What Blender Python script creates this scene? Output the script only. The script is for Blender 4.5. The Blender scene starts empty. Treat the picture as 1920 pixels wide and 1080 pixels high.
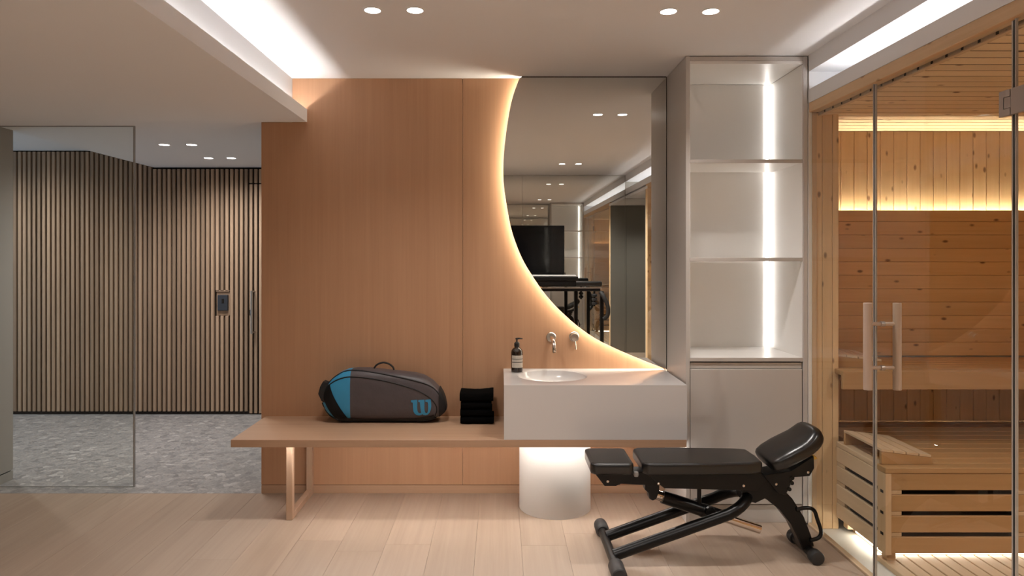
import bpy, bmesh, math, random
from mathutils import Vector, Matrix
random.seed(7)
C = bpy.context.scene
COL = C.collection
PI = math.pi

# ------------------------------------------------------------------ camera
H = 1.477                      # eye height; X right, Y into the picture, Z up
cam_d = bpy.data.cameras.new('camera'); cam = bpy.data.objects.new('camera', cam_d); COL.objects.link(cam)
cam.location = (0, 0, H); cam.rotation_euler = (PI/2, 0, 0)
cam_d.sensor_width = 36; cam_d.lens = 24.0
cam_d.shift_x = 22/1920; cam_d.shift_y = -58/1920
cam_d.clip_start = 0.02
C.camera = cam
# ------------------------------------------------------------------ world (overcast sky outside the hall window)
w = bpy.data.worlds.new('sky'); C.world = w; w.use_nodes = True
bg = w.node_tree.nodes['Background']; bg.inputs[0].default_value = (0.55, 0.75, 1.0, 1); bg.inputs[1].default_value = 2.0
# ------------------------------------------------------------------ exposure
C.view_settings.view_transform = 'Standard'; C.view_settings.look = 'None'
C.view_settings.gamma = 1; C.view_settings.use_curve_mapping = False
C.view_settings.exposure = 0.10
cy = C.cycles
cy.use_denoising = True
cy.max_bounces = 14; cy.diffuse_bounces = 6; cy.glossy_bounces = 10; cy.transmission_bounces = 8; cy.transparent_max_bounces = 24
cy.caustics_reflective = False; cy.caustics_refractive = False
cy.sample_clamp_indirect = 4.0
# light strengths
DOWN_W = 42.0          # front row of ceiling downlights (spot watts)
REAR_W = 185.0         # rear row, above the camera
HALL_W = 68.0
L_COVE_LEFT = 58.0     # emission of the LED strips
L_COVE_RIGHT = 30.0
L_MIRROR = 36.0
L_SHELF = 16.0
L_BENCH = 62.0
L_PEDESTAL = 10.0
L_SAUNA_BACK = 210.0
L_SAUNA_FLOOR = 14.0
WARM = (1.0, 0.945, 0.90)
WARMER = (1.0, 0.88, 0.70)
NEUTRAL = (1.0, 0.95, 0.90)

# ================================================================== materials
MATS = {}
def new_mat(name):
    m = bpy.data.materials.new(name); m.use_nodes = True
    nt = m.node_tree; nt.nodes.clear()
    out = nt.nodes.new('ShaderNodeOutputMaterial')
    return m, nt, out
def N(nt, t, **kw):
    n = nt.nodes.new(t)
    for k, v in kw.items(): setattr(n, k, v)
    return n
def plain(name, col, rough=0.5, metal=0.0, spec=0.5, noise=0.0, bump=0.0, scale=40, coat=0.0):
    m, nt, out = new_mat(name)
    p = N(nt, 'ShaderNodeBsdfPrincipled'); nt.links.new(p.outputs[0], out.inputs[0])
    p.inputs['Base Color'].default_value = (*col, 1); p.inputs['Roughness'].default_value = rough
    p.inputs['Metallic'].default_value = metal; p.inputs['Specular IOR Level'].default_value = spec
    p.inputs['Coat Weight'].default_value = coat
    if noise or bump:
        tc = N(nt, 'ShaderNodeTexCoord'); no = N(nt, 'ShaderNodeTexNoise')
        no.inputs['Scale'].default_value = scale; no.inputs['Detail'].default_value = 5
        nt.links.new(tc.outputs['Object'], no.inputs['Vector'])
        if noise:
            mp = N(nt, 'ShaderNodeMapRange'); mp.inputs[3].default_value = 1-noise; mp.inputs[4].default_value = 1+noise
            nt.links.new(no.outputs['Fac'], mp.inputs[0])
            mx = N(nt, 'ShaderNodeMix', data_type='RGBA', blend_type='MULTIPLY'); mx.inputs[0].default_value = 1
            mx.inputs[6].default_value = (*col, 1); nt.links.new(mp.outputs[0], mx.inputs[7])
            nt.links.new(mx.outputs[2], p.inputs['Base Color'])
        if bump:
            b = N(nt, 'ShaderNodeBump'); b.inputs['Strength'].default_value = bump; b.inputs['Distance'].default_value = 0.01
            nt.links.new(no.outputs['Fac'], b.inputs['Height']); nt.links.new(b.outputs[0], p.inputs['Normal'])
    return m
def wood(name, c1, c2, axis, fine=60, stretch=0.035, rough=0.45, var=0.08, knots=0.0, broad=2.0, knot_col=(0.16, 0.07, 0.03), spec=0.35):
    """procedural timber: grain runs along axis; every piece gets its own tone"""
    m, nt, out = new_mat(name); L = nt.links.new
    p = N(nt, 'ShaderNodeBsdfPrincipled'); L(p.outputs[0], out.inputs[0])
    p.inputs['Roughness'].default_value = rough; p.inputs['Specular IOR Level'].default_value = spec
    tc = N(nt, 'ShaderNodeTexCoord'); oi = N(nt, 'ShaderNodeObjectInfo')
    mul = N(nt, 'ShaderNodeMath', operation='MULTIPLY'); mul.inputs[1].default_value = 53.0; L(oi.outputs['Random'], mul.inputs[0])
    add = N(nt, 'ShaderNodeVectorMath', operation='ADD'); L(tc.outputs['Object'], add.inputs[0]); L(mul.outputs[0], add.inputs[1])
    mp = N(nt, 'ShaderNodeMapping'); L(add.outputs[0], mp.inputs[0])
    s = [1, 1, 1]; s['xyz'.index(axis)] = stretch; mp.inputs['Scale'].default_value = s
    n1 = N(nt, 'ShaderNodeTexNoise'); n1.inputs['Scale'].default_value = fine; n1.inputs['Detail'].default_value = 6; n1.inputs['Roughness'].default_value = 0.65
    L(mp.outputs[0], n1.inputs['Vector'])
    n2 = N(nt, 'ShaderNodeTexNoise'); n2.inputs['Scale'].default_value = fine*0.18; n2.inputs['Detail'].default_value = 3; n2.inputs['Distortion'].default_value = 0.6
    L(mp.outputs[0], n2.inputs['Vector'])
    a = N(nt, 'ShaderNodeMath', operation='ADD'); L(n1.outputs['Fac'], a.inputs[0]); L(n2.outputs['Fac'], a.inputs[1])
    mr = N(nt, 'ShaderNodeMapRange'); mr.inputs[1].default_value = 0.72; mr.inputs[2].default_value = 1.28; L(a.outputs[0], mr.inputs[0])
    mix = N(nt, 'ShaderNodeMix', data_type='RGBA'); mix.inputs[6].default_value = (*c1, 1); mix.inputs[7].default_value = (*c2, 1)
    L(mr.outputs[0], mix.inputs[0]); colr = mix.outputs[2]
    if knots:
        mk = N(nt, 'ShaderNodeMapping'); L(add.outputs[0], mk.inputs[0])
        sk = [1, 1, 1]; sk['xyz'.index(axis)] = 0.5; mk.inputs['Scale'].default_value = sk
        vo = N(nt, 'ShaderNodeTexVoronoi'); vo.inputs['Scale'].default_value = 14.0; L(mk.outputs[0], vo.inputs['Vector'])
        nd = N(nt, 'ShaderNodeTexNoise'); nd.inputs['Scale'].default_value = 60; L(mk.outputs[0], nd.inputs['Vector'])
        ad = N(nt, 'ShaderNodeMath', operation='MULTIPLY_ADD'); ad.inputs[1].default_value = 0.06; L(nd.outputs['Fac'], ad.inputs[0]); L(vo.outputs['Distance'], ad.inputs[2])
        kr = N(nt, 'ShaderNodeMapRange'); kr.inputs[1].default_value = 0.10; kr.inputs[2].default_value = 0.19; kr.inputs[3].default_value = knots; kr.inputs[4].default_value = 0
        L(ad.outputs[0], kr.inputs[0])
        mk2 = N(nt, 'ShaderNodeMix', data_type='RGBA'); L(kr.outputs[0], mk2.inputs[0]); L(colr, mk2.inputs[6]); mk2.inputs[7].default_value = (*knot_col, 1)
        colr = mk2.outputs[2]
    hs = N(nt, 'ShaderNodeHueSaturation'); L(colr, hs.inputs['Color'])
    vr = N(nt, 'ShaderNodeMapRange'); vr.inputs[3].default_value = 1-var; vr.inputs[4].default_value = 1+var; L(oi.outputs['Random'], vr.inputs[0]); L(vr.outputs[0], hs.inputs['Value'])
    L(hs.outputs[0], p.inputs['Base Color'])
    b = N(nt, 'ShaderNodeBump'); b.inputs['Strength'].default_value = 0.08; b.inputs['Distance'].default_value = 0.002
    L(n1.outputs['Fac'], b.inputs['Height']); L(b.outputs[0], p.inputs['Normal'])
    return m
def emit(name, col, strength):
    m, nt, out = new_mat(name)
    e = N(nt, 'ShaderNodeEmission'); e.inputs[0].default_value = (*col, 1); e.inputs[1].default_value = strength
    nt.links.new(e.outputs[0], out.inputs[0]); return m
def glass(name, tint=(0.97, 0.985, 0.975)):
    m, nt, out = new_mat(name)
    t = N(nt, 'ShaderNodeBsdfTransparent'); t.inputs[0].default_value = (*tint, 1)
    g = N(nt, 'ShaderNodeBsdfGlossy'); g.inputs['Roughness'].default_value = 0.0
    f = N(nt, 'ShaderNodeFresnel'); f.inputs[0].default_value = 1.42
    ge = N(nt, 'ShaderNodeNewGeometry'); sb = N(nt, 'ShaderNodeMath', operation='SUBTRACT'); sb.inputs[0].default_value = 1.0; nt.links.new(ge.outputs['Backfacing'], sb.inputs[1])
    fm = N(nt, 'ShaderNodeMath', operation='MULTIPLY'); nt.links.new(f.outputs[0], fm.inputs[0]); nt.links.new(sb.outputs[0], fm.inputs[1])   # reflect once, at the outer face
    mx = N(nt, 'ShaderNodeMixShader'); nt.links.new(fm.outputs[0], mx.inputs[0]); nt.links.new(t.outputs[0], mx.inputs[1]); nt.links.new(g.outputs[0], mx.inputs[2])
    nt.links.new(mx.outputs[0], out.inputs[0]); return m
def mirror_mat(name, col):
    m, nt, out = new_mat(name)
    g = N(nt, 'ShaderNodeBsdfGlossy'); g.inputs['Roughness'].default_value = 0.0; g.inputs[0].default_value = (*col, 1)
    nt.links.new(g.outputs[0], out.inputs[0]); return m
def frosted(name, col):
    m, nt, out = new_mat(name)
    d = N(nt, 'ShaderNodeBsdfDiffuse'); d.inputs[0].default_value = (*col, 1)
    t = N(nt, 'ShaderNodeBsdfTranslucent'); t.inputs[0].default_value = (*col, 1)
    mx = N(nt, 'ShaderNodeMixShader'); mx.inputs[0].default_value = 0.7
    nt.links.new(d.outputs[0], mx.inputs[1]); nt.links.new(t.outputs[0], mx.inputs[2])
    nt.links.new(mx.outputs[0], out.inputs[0]); return m
def terrazzo(name):
    m, nt, out = new_mat(name); L = nt.links.new
    p = N(nt, 'ShaderNodeBsdfPrincipled'); L(p.outputs[0], out.inputs[0]); p.inputs['Roughness'].default_value = 0.38
    tc = N(nt, 'ShaderNodeTexCoord')
    v = N(nt, 'ShaderNodeTexVoronoi'); v.inputs['Scale'].default_value = 24; L(tc.outputs['Object'], v.inputs['Vector'])
    v2 = N(nt, 'ShaderNodeTexVoronoi'); v2.inputs['Scale'].default_value = 90; L(tc.outputs['Object'], v2.inputs['Vector'])
    sp = N(nt, 'ShaderNodeSeparateColor'); L(v.outputs['Color'], sp.inputs[0])
    r = N(nt, 'ShaderNodeValToRGB'); L(sp.outputs[0], r.inputs[0])
    e = r.color_ramp.elements; e[0].position = 0; e[0].color = (0.22, 0.217, 0.219, 1); e[1].position = 1; e[1].color = (0.46, 0.45, 0.44, 1)
    for pos, c in ((0.3, (0.29, 0.286, 0.284, 1)), (0.75, (0.33, 0.322, 0.316, 1)), (0.92, (0.37, 0.36, 0.35, 1))):
        x = e.new(pos); x.color = c
    sp2 = N(nt, 'ShaderNodeSeparateColor'); L(v2.outputs['Color'], sp2.inputs[0])
    mr = N(nt, 'ShaderNodeMapRange'); mr.inputs[3].default_value = 0.85; mr.inputs[4].default_value = 1.15; L(sp2.outputs[0], mr.inputs[0])
    mx = N(nt, 'ShaderNodeMix', data_type='RGBA', blend_type='MULTIPLY'); mx.inputs[0].default_value = 1; L(r.outputs[0], mx.inputs[6]); L(mr.outputs[0], mx.inputs[7])
    L(mx.outputs[2], p.inputs['Base Color']); return m

M = dict(
    ceiling=plain('ceiling_paint', (0.84, 0.85, 0.875), 0.9, spec=0.1),
    wallpaint=plain('wall_paint', (0.39, 0.375, 0.345), 0.85, spec=0.15),
    cabinet=plain('cabinet_lacquer', (0.56, 0.53, 0.50), 0.38, spec=0.4),
    cabinet_in=plain('shelf_lacquer', (0.86, 0.845, 0.82), 0.38, spec=0.4),
    greypanel=plain('grey_panel', (0.40, 0.385, 0.345), 0.5),
    oakv=wood('oak_veneer_upright', (0.45, 0.250, 0.142), (0.51, 0.293, 0.170), 'z', fine=75, stretch=0.02, var=0.02, rough=0.5),
    oakleg=wood('oak_leg', (0.46, 0.31, 0.21), (0.53, 0.37, 0.26), 'z', fine=75, stretch=0.02, var=0.02, rough=0.5),
    oakx=wood('oak_veneer_lengthwise', (0.43, 0.27, 0.172), (0.49, 0.318, 0.208), 'x', fine=75, stretch=0.02, var=0.02, rough=0.45),
    floor=wood('oak_floorboard', (0.365, 0.275, 0.207), (0.42, 0.325, 0.25), 'y', fine=60, stretch=0.025, var=0.055, rough=0.42),
    slat=wood('grey_oak_slat', (0.33, 0.225, 0.15), (0.46, 0.325, 0.225), 'z', fine=70, stretch=0.03, var=0.22, rough=0.6),
    pinez=wood('pine_upright', (0.68, 0.46, 0.25), (0.78, 0.555, 0.325), 'z', fine=45, stretch=0.04, var=0.07, knots=0.9, rough=0.55),
    pinex=wood('pine_lengthwise', (0.68, 0.42, 0.19), (0.78, 0.515, 0.26), 'x', fine=45, stretch=0.04, var=0.07, knots=0.9, rough=0.55),
    piney=wood('pine_depthwise', (0.56, 0.37, 0.21), (0.66, 0.46, 0.28), 'y', fine=45, stretch=0.04, var=0.05, knots=0.6, rough=0.55),
    pinec=wood('pine_ceiling_board', (0.70, 0.50, 0.30), (0.78, 0.58, 0.37), 'x', fine=45, stretch=0.04, var=0.07, knots=0.9, rough=0.55),
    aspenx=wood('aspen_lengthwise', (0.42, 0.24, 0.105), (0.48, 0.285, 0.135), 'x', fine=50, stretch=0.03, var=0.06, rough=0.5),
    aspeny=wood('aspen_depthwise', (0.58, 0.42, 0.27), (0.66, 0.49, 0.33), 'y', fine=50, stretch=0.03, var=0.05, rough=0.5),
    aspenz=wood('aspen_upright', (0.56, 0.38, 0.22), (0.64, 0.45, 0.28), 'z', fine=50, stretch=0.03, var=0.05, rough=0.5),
    dark=plain('dark_backing', (0.018, 0.014, 0.011), 0.9, spec=0.1),
    gap=plain('shadow_gap', (0.03, 0.025, 0.022), 0.9, spec=0.1),
    white=plain('white_solid_surface', (0.64, 0.62, 0.61), 0.16, spec=0.5),
    stone=terrazzo('grey_terrazzo'),
    whitestone=plain('pale_sauna_floor', (0.66, 0.65, 0.62), 0.5, noise=0.05, scale=14),
    glass=glass('clear_glass'),
    glassedge=plain('glass_edge', (0.012, 0.014, 0.013), 0.2, spec=0.4),
    glassedge2=plain('glass_edge_light', (0.42, 0.37, 0.33), 0.25, spec=0.6),
    hallglass=plain('glass_edge_grey', (0.36, 0.36, 0.355), 0.25, spec=0.6),
    groove_shade=plain('brown_groove_shade', (0.055, 0.030, 0.014), 0.8, spec=0.1),  # groove shade of the sauna ceiling, given as a colour
    mirror=mirror_mat('silvered_mirror', (0.80, 0.795, 0.76)),
    steel=plain('brushed_steel', (0.55, 0.51, 0.47), 0.28, metal=1.0),
    chrome=plain('chrome', (0.75, 0.68, 0.62), 0.12, metal=1.0),
    hinge=plain('satin_nickel', (0.42, 0.37, 0.34), 0.42, metal=0.7),
    blacksteel=plain('black_powder_coat', (0.0045, 0.004, 0.0038), 0.34, spec=0.28),
    vinyl=plain('black_vinyl', (0.005, 0.0047, 0.0047), 0.28, spec=0.62, bump=0.02, scale=300),
    rubber=plain('black_rubber', (0.016, 0.0155, 0.0155), 0.55),
    bagblack=plain('black_webbing', (0.006, 0.006, 0.007), 0.6, bump=0.1, scale=400),
    baggrey=plain('grey_polyester', (0.070, 0.059, 0.064), 0.45, noise=0.18, bump=0.5, scale=11),
    bagblue=plain('blue_polyester', (0.035, 0.27, 0.49), 0.45, noise=0.1, bump=0.2, scale=18),
    bagshine=plain('black_coated_base', (0.008, 0.008, 0.009), 0.25),
    towel=plain('black_terry', (0.0035, 0.0033, 0.0033), 1.0, spec=0.05, bump=1.0, scale=350),
    amber=plain('dark_amber_bottle', (0.012, 0.006, 0.004), 0.08, spec=0.6, coat=0.5),
    pump=plain('black_plastic', (0.010, 0.008, 0.007), 0.35),
    label=plain('cream_label', (0.62, 0.57, 0.49), 0.6),
    ink=plain('black_ink', (0.02, 0.018, 0.016), 0.6),
    inkgrey=plain('grey_ink', (0.30, 0.27, 0.235), 0.6),
    tvblack=plain('tv_glass', (0.004, 0.004, 0.0045), 0.06, spec=0.5),
    greyplastic=plain('grey_plastic', (0.30, 0.29, 0.28), 0.4),
    slate=plain('dark_slate_plastic', (0.035, 0.042, 0.055), 0.4),
    yellow=plain('yellow_plastic', (0.62, 0.36, 0.05), 0.5),
    handlewood=wood('bleached_wood', (0.50, 0.37, 0.29), (0.58, 0.45, 0.36), 'z', fine=60, stretch=0.03, var=0.03),
    frost=frosted('frosted_acrylic', (0.86, 0.84, 0.80)),
    led_cl=emit('led_cove_left', WARM, L_COVE_LEFT), led_cr=emit('led_cove_right', WARM, L_COVE_RIGHT),
    led_m=emit('led_mirror', WARMER, L_MIRROR), led_s=emit('led_shelf', NEUTRAL, L_SHELF),
    led_b=emit('led_bench', WARM, L_BENCH), led_p=emit('led_pedestal', NEUTRAL, L_PEDESTAL),
    led_sb=emit('led_sauna_back', (1.0, 0.88, 0.66), L_SAUNA_BACK), led_sf=emit('led_sauna_floor', (1.0, 0.95, 0.82), L_SAUNA_FLOOR),
    lens=emit('lamp_lens', (1.0, 0.93, 0.85), 14.0),
)

# ================================================================== mesh helpers
WO = {}                               # world origin of every object
def link(name, me, mat, parent=None, origin=(0, 0, 0), smooth=False):
    o = bpy.data.objects.new(name, me); COL.objects.link(o)
    o.location = Vector(origin)
    WO[o] = Vector(origin)
    if parent is not None:
        o.parent = parent; o.location = Vector(origin) - WO[parent]
    return o
def obj(name, bm, mat, parent=None, smooth=None):
    """link a bmesh built in world coordinates as one object with its origin at its centre"""
    xs = [v.co for v in bm.verts]
    c = Vector([(min(p[i] for p in xs)+max(p[i] for p in xs))/2 for i in range(3)])
    for v in bm.verts: v.co -= c
    bmesh.ops.recalc_face_normals(bm, faces=bm.faces)
    if smooth is not None:
        for f in bm.faces: f.smooth = True
    me = bpy.data.meshes.new(name); bm.to_mesh(me); bm.free()
    for m in (mat if isinstance(mat, (list, tuple)) else [mat]): me.materials.append(m)
    if smooth is not None:
        try: me.set_sharp_from_angle(angle=math.radians(smooth))
        except Exception: pass
    return link(name, me, mat, parent, c)
def box(bm, x0, x1, y0, y1, z0, z1, mi=0):
    vs = [bm.verts.new(p) for p in ((x0,y0,z0),(x1,y0,z0),(x1,y1,z0),(x0,y1,z0),(x0,y0,z1),(x1,y0,z1),(x1,y1,z1),(x0,y1,z1))]
    fs = [bm.faces.new([vs[i] for i in q]) for q in ((3,2,1,0),(4,5,6,7),(0,1,5,4),(1,2,6,5),(2,3,7,6),(3,0,4,7))]
    for f in fs: f.material_index = mi
    return vs, fs
def bbox(x0, x1, y0, y1, z0, z1, bev=0.0, seg=1):
    bm = bmesh.new(); box(bm, x0, x1, y0, y1, z0, z1)
    if bev: bmesh.ops.bevel(bm, geom=bm.edges[:], offset=bev, segments=seg, affect='EDGES', profile=0.5)
    return bm
def part(name, mat, parent, x0, x1, y0, y1, z0, z1, bev=0.0015, seg=1):
    return obj(name, bbox(x0, x1, y0, y1, z0, z1, bev, seg), mat, parent, smooth=30 if seg > 1 else None)
BOARD = {}
def board(name, mat, parent, x0, x1, y0, y1, z0, z1, bev=0.002):
    """a cheap bevelled board; equal boards share their mesh"""
    key = (mat.name, round(x1-x0, 4), round(y1-y0, 4), round(z1-z0, 4))
    me = BOARD.get(key)
    if me is None:
        a, b, c = (x1-x0)/2, (y1-y0)/2, (z1-z0)/2
        bm = bbox(-a, a, -b, b, -c, c, min(bev, a*.6, b*.6, c*.6)); bmesh.ops.recalc_face_normals(bm, faces=bm.faces)
        me = bpy.data.meshes.new(name); bm.to_mesh(me); bm.free(); me.materials.append(mat); BOARD[key] = me
    return link(name, me, mat, parent, ((x0+x1)/2, (y0+y1)/2, (z0+z1)/2))
def prism(bm, pts, d0, d1, axis='y'):
    """polygon (two coordinates) extruded along axis"""
    def P(a, b, d): return {'y': (a, d, b), 'x': (d, a, b), 'z': (a, b, d)}[axis]
    A = [bm.verts.new(P(a, b, d0)) for a, b in pts]; B = [bm.verts.new(P(a, b, d1)) for a, b in pts]
    bm.faces.new(A); bm.faces.new(B[::-1]); n = len(pts)
    for i in range(n): bm.faces.new((A[i], A[(i+1) % n], B[(i+1) % n], B[i]))
def bprism(pts, d0, d1, axis='y', bev=0.0, seg=2):
    bm = bmesh.new(); prism(bm, pts, d0, d1, axis)
    bmesh.ops.recalc_face_normals(bm, faces=bm.faces)
    if bev: bmesh.ops.bevel(bm, geom=bm.edges[:], offset=bev, segments=seg, affect='EDGES', profile=0.6)
    return bm
def loft(bm, rings, cap=True, closed=True):
    R = [[bm.verts.new(p) for p in r] for r in rings]; n = len(R[0])
    for a, b in zip(R, R[1:]):
        for i in range(n if closed else n-1):
            bm.faces.new((a[i], a[(i+1) % n], b[(i+1) % n], b[i]))
    if cap: bm.faces.new(R[0][::-1]); bm.faces.new(R[-1])
def tube(bm, pts, r, n=12, cap=True):
    pts = [Vector(p) for p in pts]; rs = r if isinstance(r, (list, tuple)) else [r]*len(pts)
    T = []
    for i in range(len(pts)):
        a = pts[max(i-1, 0)]; b = pts[min(i+1, len(pts)-1)]; T.append((b-a).normalized())
    up = Vector((0, 0, 1)) if abs(T[0].z) < 0.9 else Vector((1, 0, 0))
    u = (up - T[0]*up.dot(T[0])).normalized(); rings = []
    for p, t, rr in zip(pts, T, rs):
        u = (u - t*u.dot(t)).normalized(); v = t.cross(u)
        rings.append([p + (u*math.cos(2*PI*k/n) + v*math.sin(2*PI*k/n))*rr for k in range(n)])
    loft(bm, rings, cap)
def btube(pts, r, n=12):
    bm = bmesh.new(); tube(bm, pts, r, n); return bm
def catmull(P, k=8):
    P = [Vector(p) for p in P]; Q = [P[0]*2-P[1]] + P + [P[-1]*2-P[-2]]; out = []
    for i in range(1, len(Q)-2):
        for j in range(k):
            t = j/k; a, b, c, d = Q[i-1:i+3]
            out.append(0.5*((2*b) + (c-a)*t + (2*a-5*b+4*c-d)*t*t + (3*b-a-3*c+d)*t**3))
    out.append(P[-1]); return out
def lathe(prof, c, axis='z', n=32):
    """profile of (radius, height) turned about an axis through c"""
    bm = bmesh.new(); rings = []
    for r, h in prof:
        ring = []
        for k in range(n):
            a = 2*PI*k/n; u, v = max(r, 1e-4)*math.cos(a), max(r, 1e-4)*math.sin(a)
            ring.append({'z': (c[0]+u, c[1]+v, c[2]+h), 'y': (c[0]+u, c[1]+h, c[2]+v), 'x': (c[0]+h, c[1]+u, c[2]+v)}[axis])
        rings.append(ring)
    loft(bm, rings, True); return bm
def thing(name, label, cat, loc, group=None):
    o = bpy.data.objects.new(name, None); COL.objects.link(o); o.location = loc; WO[o] = Vector(loc)
    o.empty_display_size = 0.05
    return tag(o, label, cat, group)
def tag(o, label, cat, group=None):
    o['label'] = label; o['category'] = cat
    if group: o['group'] = group
    return o
def struct(o):
    o['kind'] = 'structure'; return o
def lab(o, label):
    o['label'] = label; return o

# ================================================================== the room shell
YB = 4.267                      # face of the oak back wall
XS = 1.71                       # plane of the sauna glass
ZC = 2.594                      # main ceiling
ZS = 2.32                       # dropped soffit and hall ceiling
YR = -0.87                      # rear wall (behind the camera, seen in the mirror)
YH = 6.40                       # slatted hall wall

# floor: sub floor plus oak planks running into the picture
bm = bmesh.new(); box(bm, -3.45, 1.699, -1.0, YB+.15, -0.08, -0.016); box(bm, 1.699, 3.0, -1.0, 0.419, -0.08, -0.016)
fl = struct(obj('floor', bm, M['gap']))
pw, x = 0.2325, -0.59-0.2325*12
rf = random.Random(3)
while x < 2.9:
    a0, a1 = max(x, -3.24), min(x+pw, 2.9)
    xr = a1
    yend = YB
    if a0 > -3.241 and a1-a0 > 0.02:
        y = YR + rf.uniform(-1.6, -0.1)
        ylow = YR
        cut = 1.66
        while y < yend:
            ln = rf.choice((1.35, 1.6, 1.9, 2.1)); y1 = min(y+ln, yend)
            if yend-y1 < 0.25: y1 = yend
            p0, p1 = max(y, ylow), y1
            if p1 > p0+0.03:
                if a0 < 1.65 and a1 > 1.695: 
                    board('plank', M['floor'], fl, a0+0.0004, 1.694, p0+0.0004, p1-0.0004, -0.016, 0.0, 0.0006)
                elif a1 <= 1.7:
                    board('plank', M['floor'], fl, a0+0.0004, a1-0.0004, p0+0.0004, p1-0.0004, -0.016, 0.0, 0.0006)
                elif p0 < 0.35:
                    board('plank', M['floor'], fl, a0+0.0006, a1-0.0006, p0+0.0006, min(p1, 0.40)-0.0006, -0.016, 0.0, 0.0009)
            y = y1
    x += pw
struct(obj('floor_hall', bbox(-6.1, -1.2, YB+0.001, YH+0.1, -0.08, 0.0), M['stone']))

# ceilings
struct(obj('ceiling', bbox(-1.35, 1.95, -1.0, YB+0.2, ZC, ZC+0.1), M['ceiling']))
tr1 = struct(obj('trim_1', bbox(-3.26, -1.30, -1.0, YB+0.02, ZS, ZC+0.05), M['ceiling']))     # dropped soffit
obj('cove_lip', bprism([(-1.30, ZS), (-1.207, ZS), (-1.207, 2.400), (-1.219, 2.400), (-1.219, 2.345), (-1.30, 2.345)], -1.0, YB-0.001), M['ceiling'], tr1)
obj('led_strip', bbox(-1.292, -1.276, YR, YB-0.01, 2.3455, 2.352), M['led_cl'], tr1)
struct(obj('ceiling_hall', bprism([(-1.2, ZS), (-3.26, ZS), (-3.87, 2.477), (-6.1, 2.477), (-6.1, 2.75), (-1.2, 2.75)], YB+0.02, YH+0.1), M['ceiling']))

# left wall with flush baseboard and shadow gap
struct(obj('wall_left', bbox(-3.45, -3.24, -1.0, 4.54, 0.066, ZS), M['wallpaint']))
struct(obj('baseboard_left', bbox(-3.45, -3.24, -1.0, 4.54, 0.0, 0.058), M['wallpaint']))
struct(obj('trim_2', bbox(-3.45, -3.25, -1.0, 4.53, 0.058, 0.066), M['gap']))
# hall enclosure, window with daylight at its left end
struct(obj('wall_hall_near', bbox(-6.1, -3.45, 4.40, 4.54, 0.0, 2.477), M['wallpaint']))
struct(obj('wall_hall_right', bbox(-1.32, -1.2, 4.42, YH+0.1, 0.0, ZS), M['wallpaint']))
bm = bmesh.new()
box(bm, -6.1, -6.0, 4.54, 4.85, 0, 2.477); box(bm, -6.1, -6.0, 6.15, YH+0.1, 0, 2.477)
box(bm, -6.1, -6.0, 4.85, 6.15, 0, 0.25); box(bm, -6.1, -6.0, 4.85, 6.15, 2.25, 2.477)
struct(obj('wall_hall_left', bm, M['wallpaint']))
bm = bmesh.new()
for a, b, c, d in ((4.85, 4.89, .25, 2.25), (6.11, 6.15, .25, 2.25), (4.89, 6.11, .25, .29), (4.89, 6.11, 2.21, 2.25)): box(bm, -6.07, -6.03, a, b, c, d)
wn = struct(obj('window_1', bm, M['gap']))
obj('pane', bbox(-6.054, -6.046, 4.89, 6.11, .29, 2.21), M['glass'], wn)
pl = bpy.data.lights.new('window_portal', 'AREA'); pl.shape = 'RECTANGLE'; pl.size = 1.2; pl.size_y = 1.9; pl.cycles.is_portal = True
po = bpy.data.objects.new('window_portal', pl); COL.objects.link(po); po.location = (-6.0, 5.5, 1.25); po.rotation_euler = (0, -PI/2, 0)

# slatted hall wall
wh = struct(obj('wall_hall_back', bbox(-6.1, -1.2, YH+0.03, YH+0.12, 0.0, 2.477), M['dark']))
def hall_top(x):
    if x > -3.262: return ZS-0.018
    if x < -3.87: return 2.477-0.012
    return ZS + (2.477-ZS)*(-3.26-x)/0.61 - 0.004
pitch, sw, sd = 0.0452, 0.0270, 0.030
SW0 = -2.365                                      # hidden door starts here
sx = -5.20
slats_x = []
while sx < -1.36:
    slats_x.append(sx); sx += pitch
cutx = (405-938)/200.0, (428-938)/200.0           # three slats cut for the wall box
for sx in slats_x:
    zt = hall_top(sx)
    if sx > SW0: continue
    if cutx[0] <= sx+sw/2 <= cutx[1]+0.004:
        board('slat', M['slat'], wh, sx, sx+sw, YH, YH+sd, 1.165, zt, 0.0015)
        board('slat', M['slat'], wh, sx, sx+sw, YH, YH+sd, 0.03, 0.925, 0.0015)
    else:
        board('slat', M['slat'], wh, sx, sx+sw, YH, YH+sd, 0.03, zt, 0.0015)
board('base_strip', M['gap'], wh, -5.9, -1.33, YH+0.012, YH+0.03, 0.0, 0.03)
board('recess_back', M['slat'], wh, cutx[0]-.004, cutx[1]+.006, YH+0.022, YH+0.0295, .926, 1.150)
board('recess_frame', M['slat'], wh, cutx[0]-.004, cutx[1]+.006, YH+0.008, YH+sd, 1.150, 1.165)
d1 = struct(obj('door_1', bbox(SW0, -1.36, YH+0.005+sd-0.004, YH+sd+0.02, 0.01, 2.165), M['dark']))
for sx in slats_x:
    if sx > SW0:
        board('slat', M['slat'], d1, sx, sx+sw, YH, YH+sd, 0.012, 2.160, 0.0015)
        board('slat', M['slat'], wh, sx, sx+sw, YH, YH+sd, 2.172, hall_top(sx), 0.0015)
hx = -2.305
bm = btube([(hx, YH+.01, 1.155), (hx, YH-.075, 1.155)], 0.008, 10); tube(bm, [(hx, YH+.01, .775), (hx, YH-.075, .775)], 0.008, 10)
tube(bm, [(hx, YH-.07, 0.765), (hx, YH-.07, 1.165)], 0.011, 12)
lab(obj('pull_handle', bm, M['steel'], d1, smooth=40), 'steel pull handle')
bm = bbox(-2.345, -2.325, YH-.02, YH+.01, .93, .985, .004); 
obj('lock', bm, M['gap'], d1)
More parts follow.
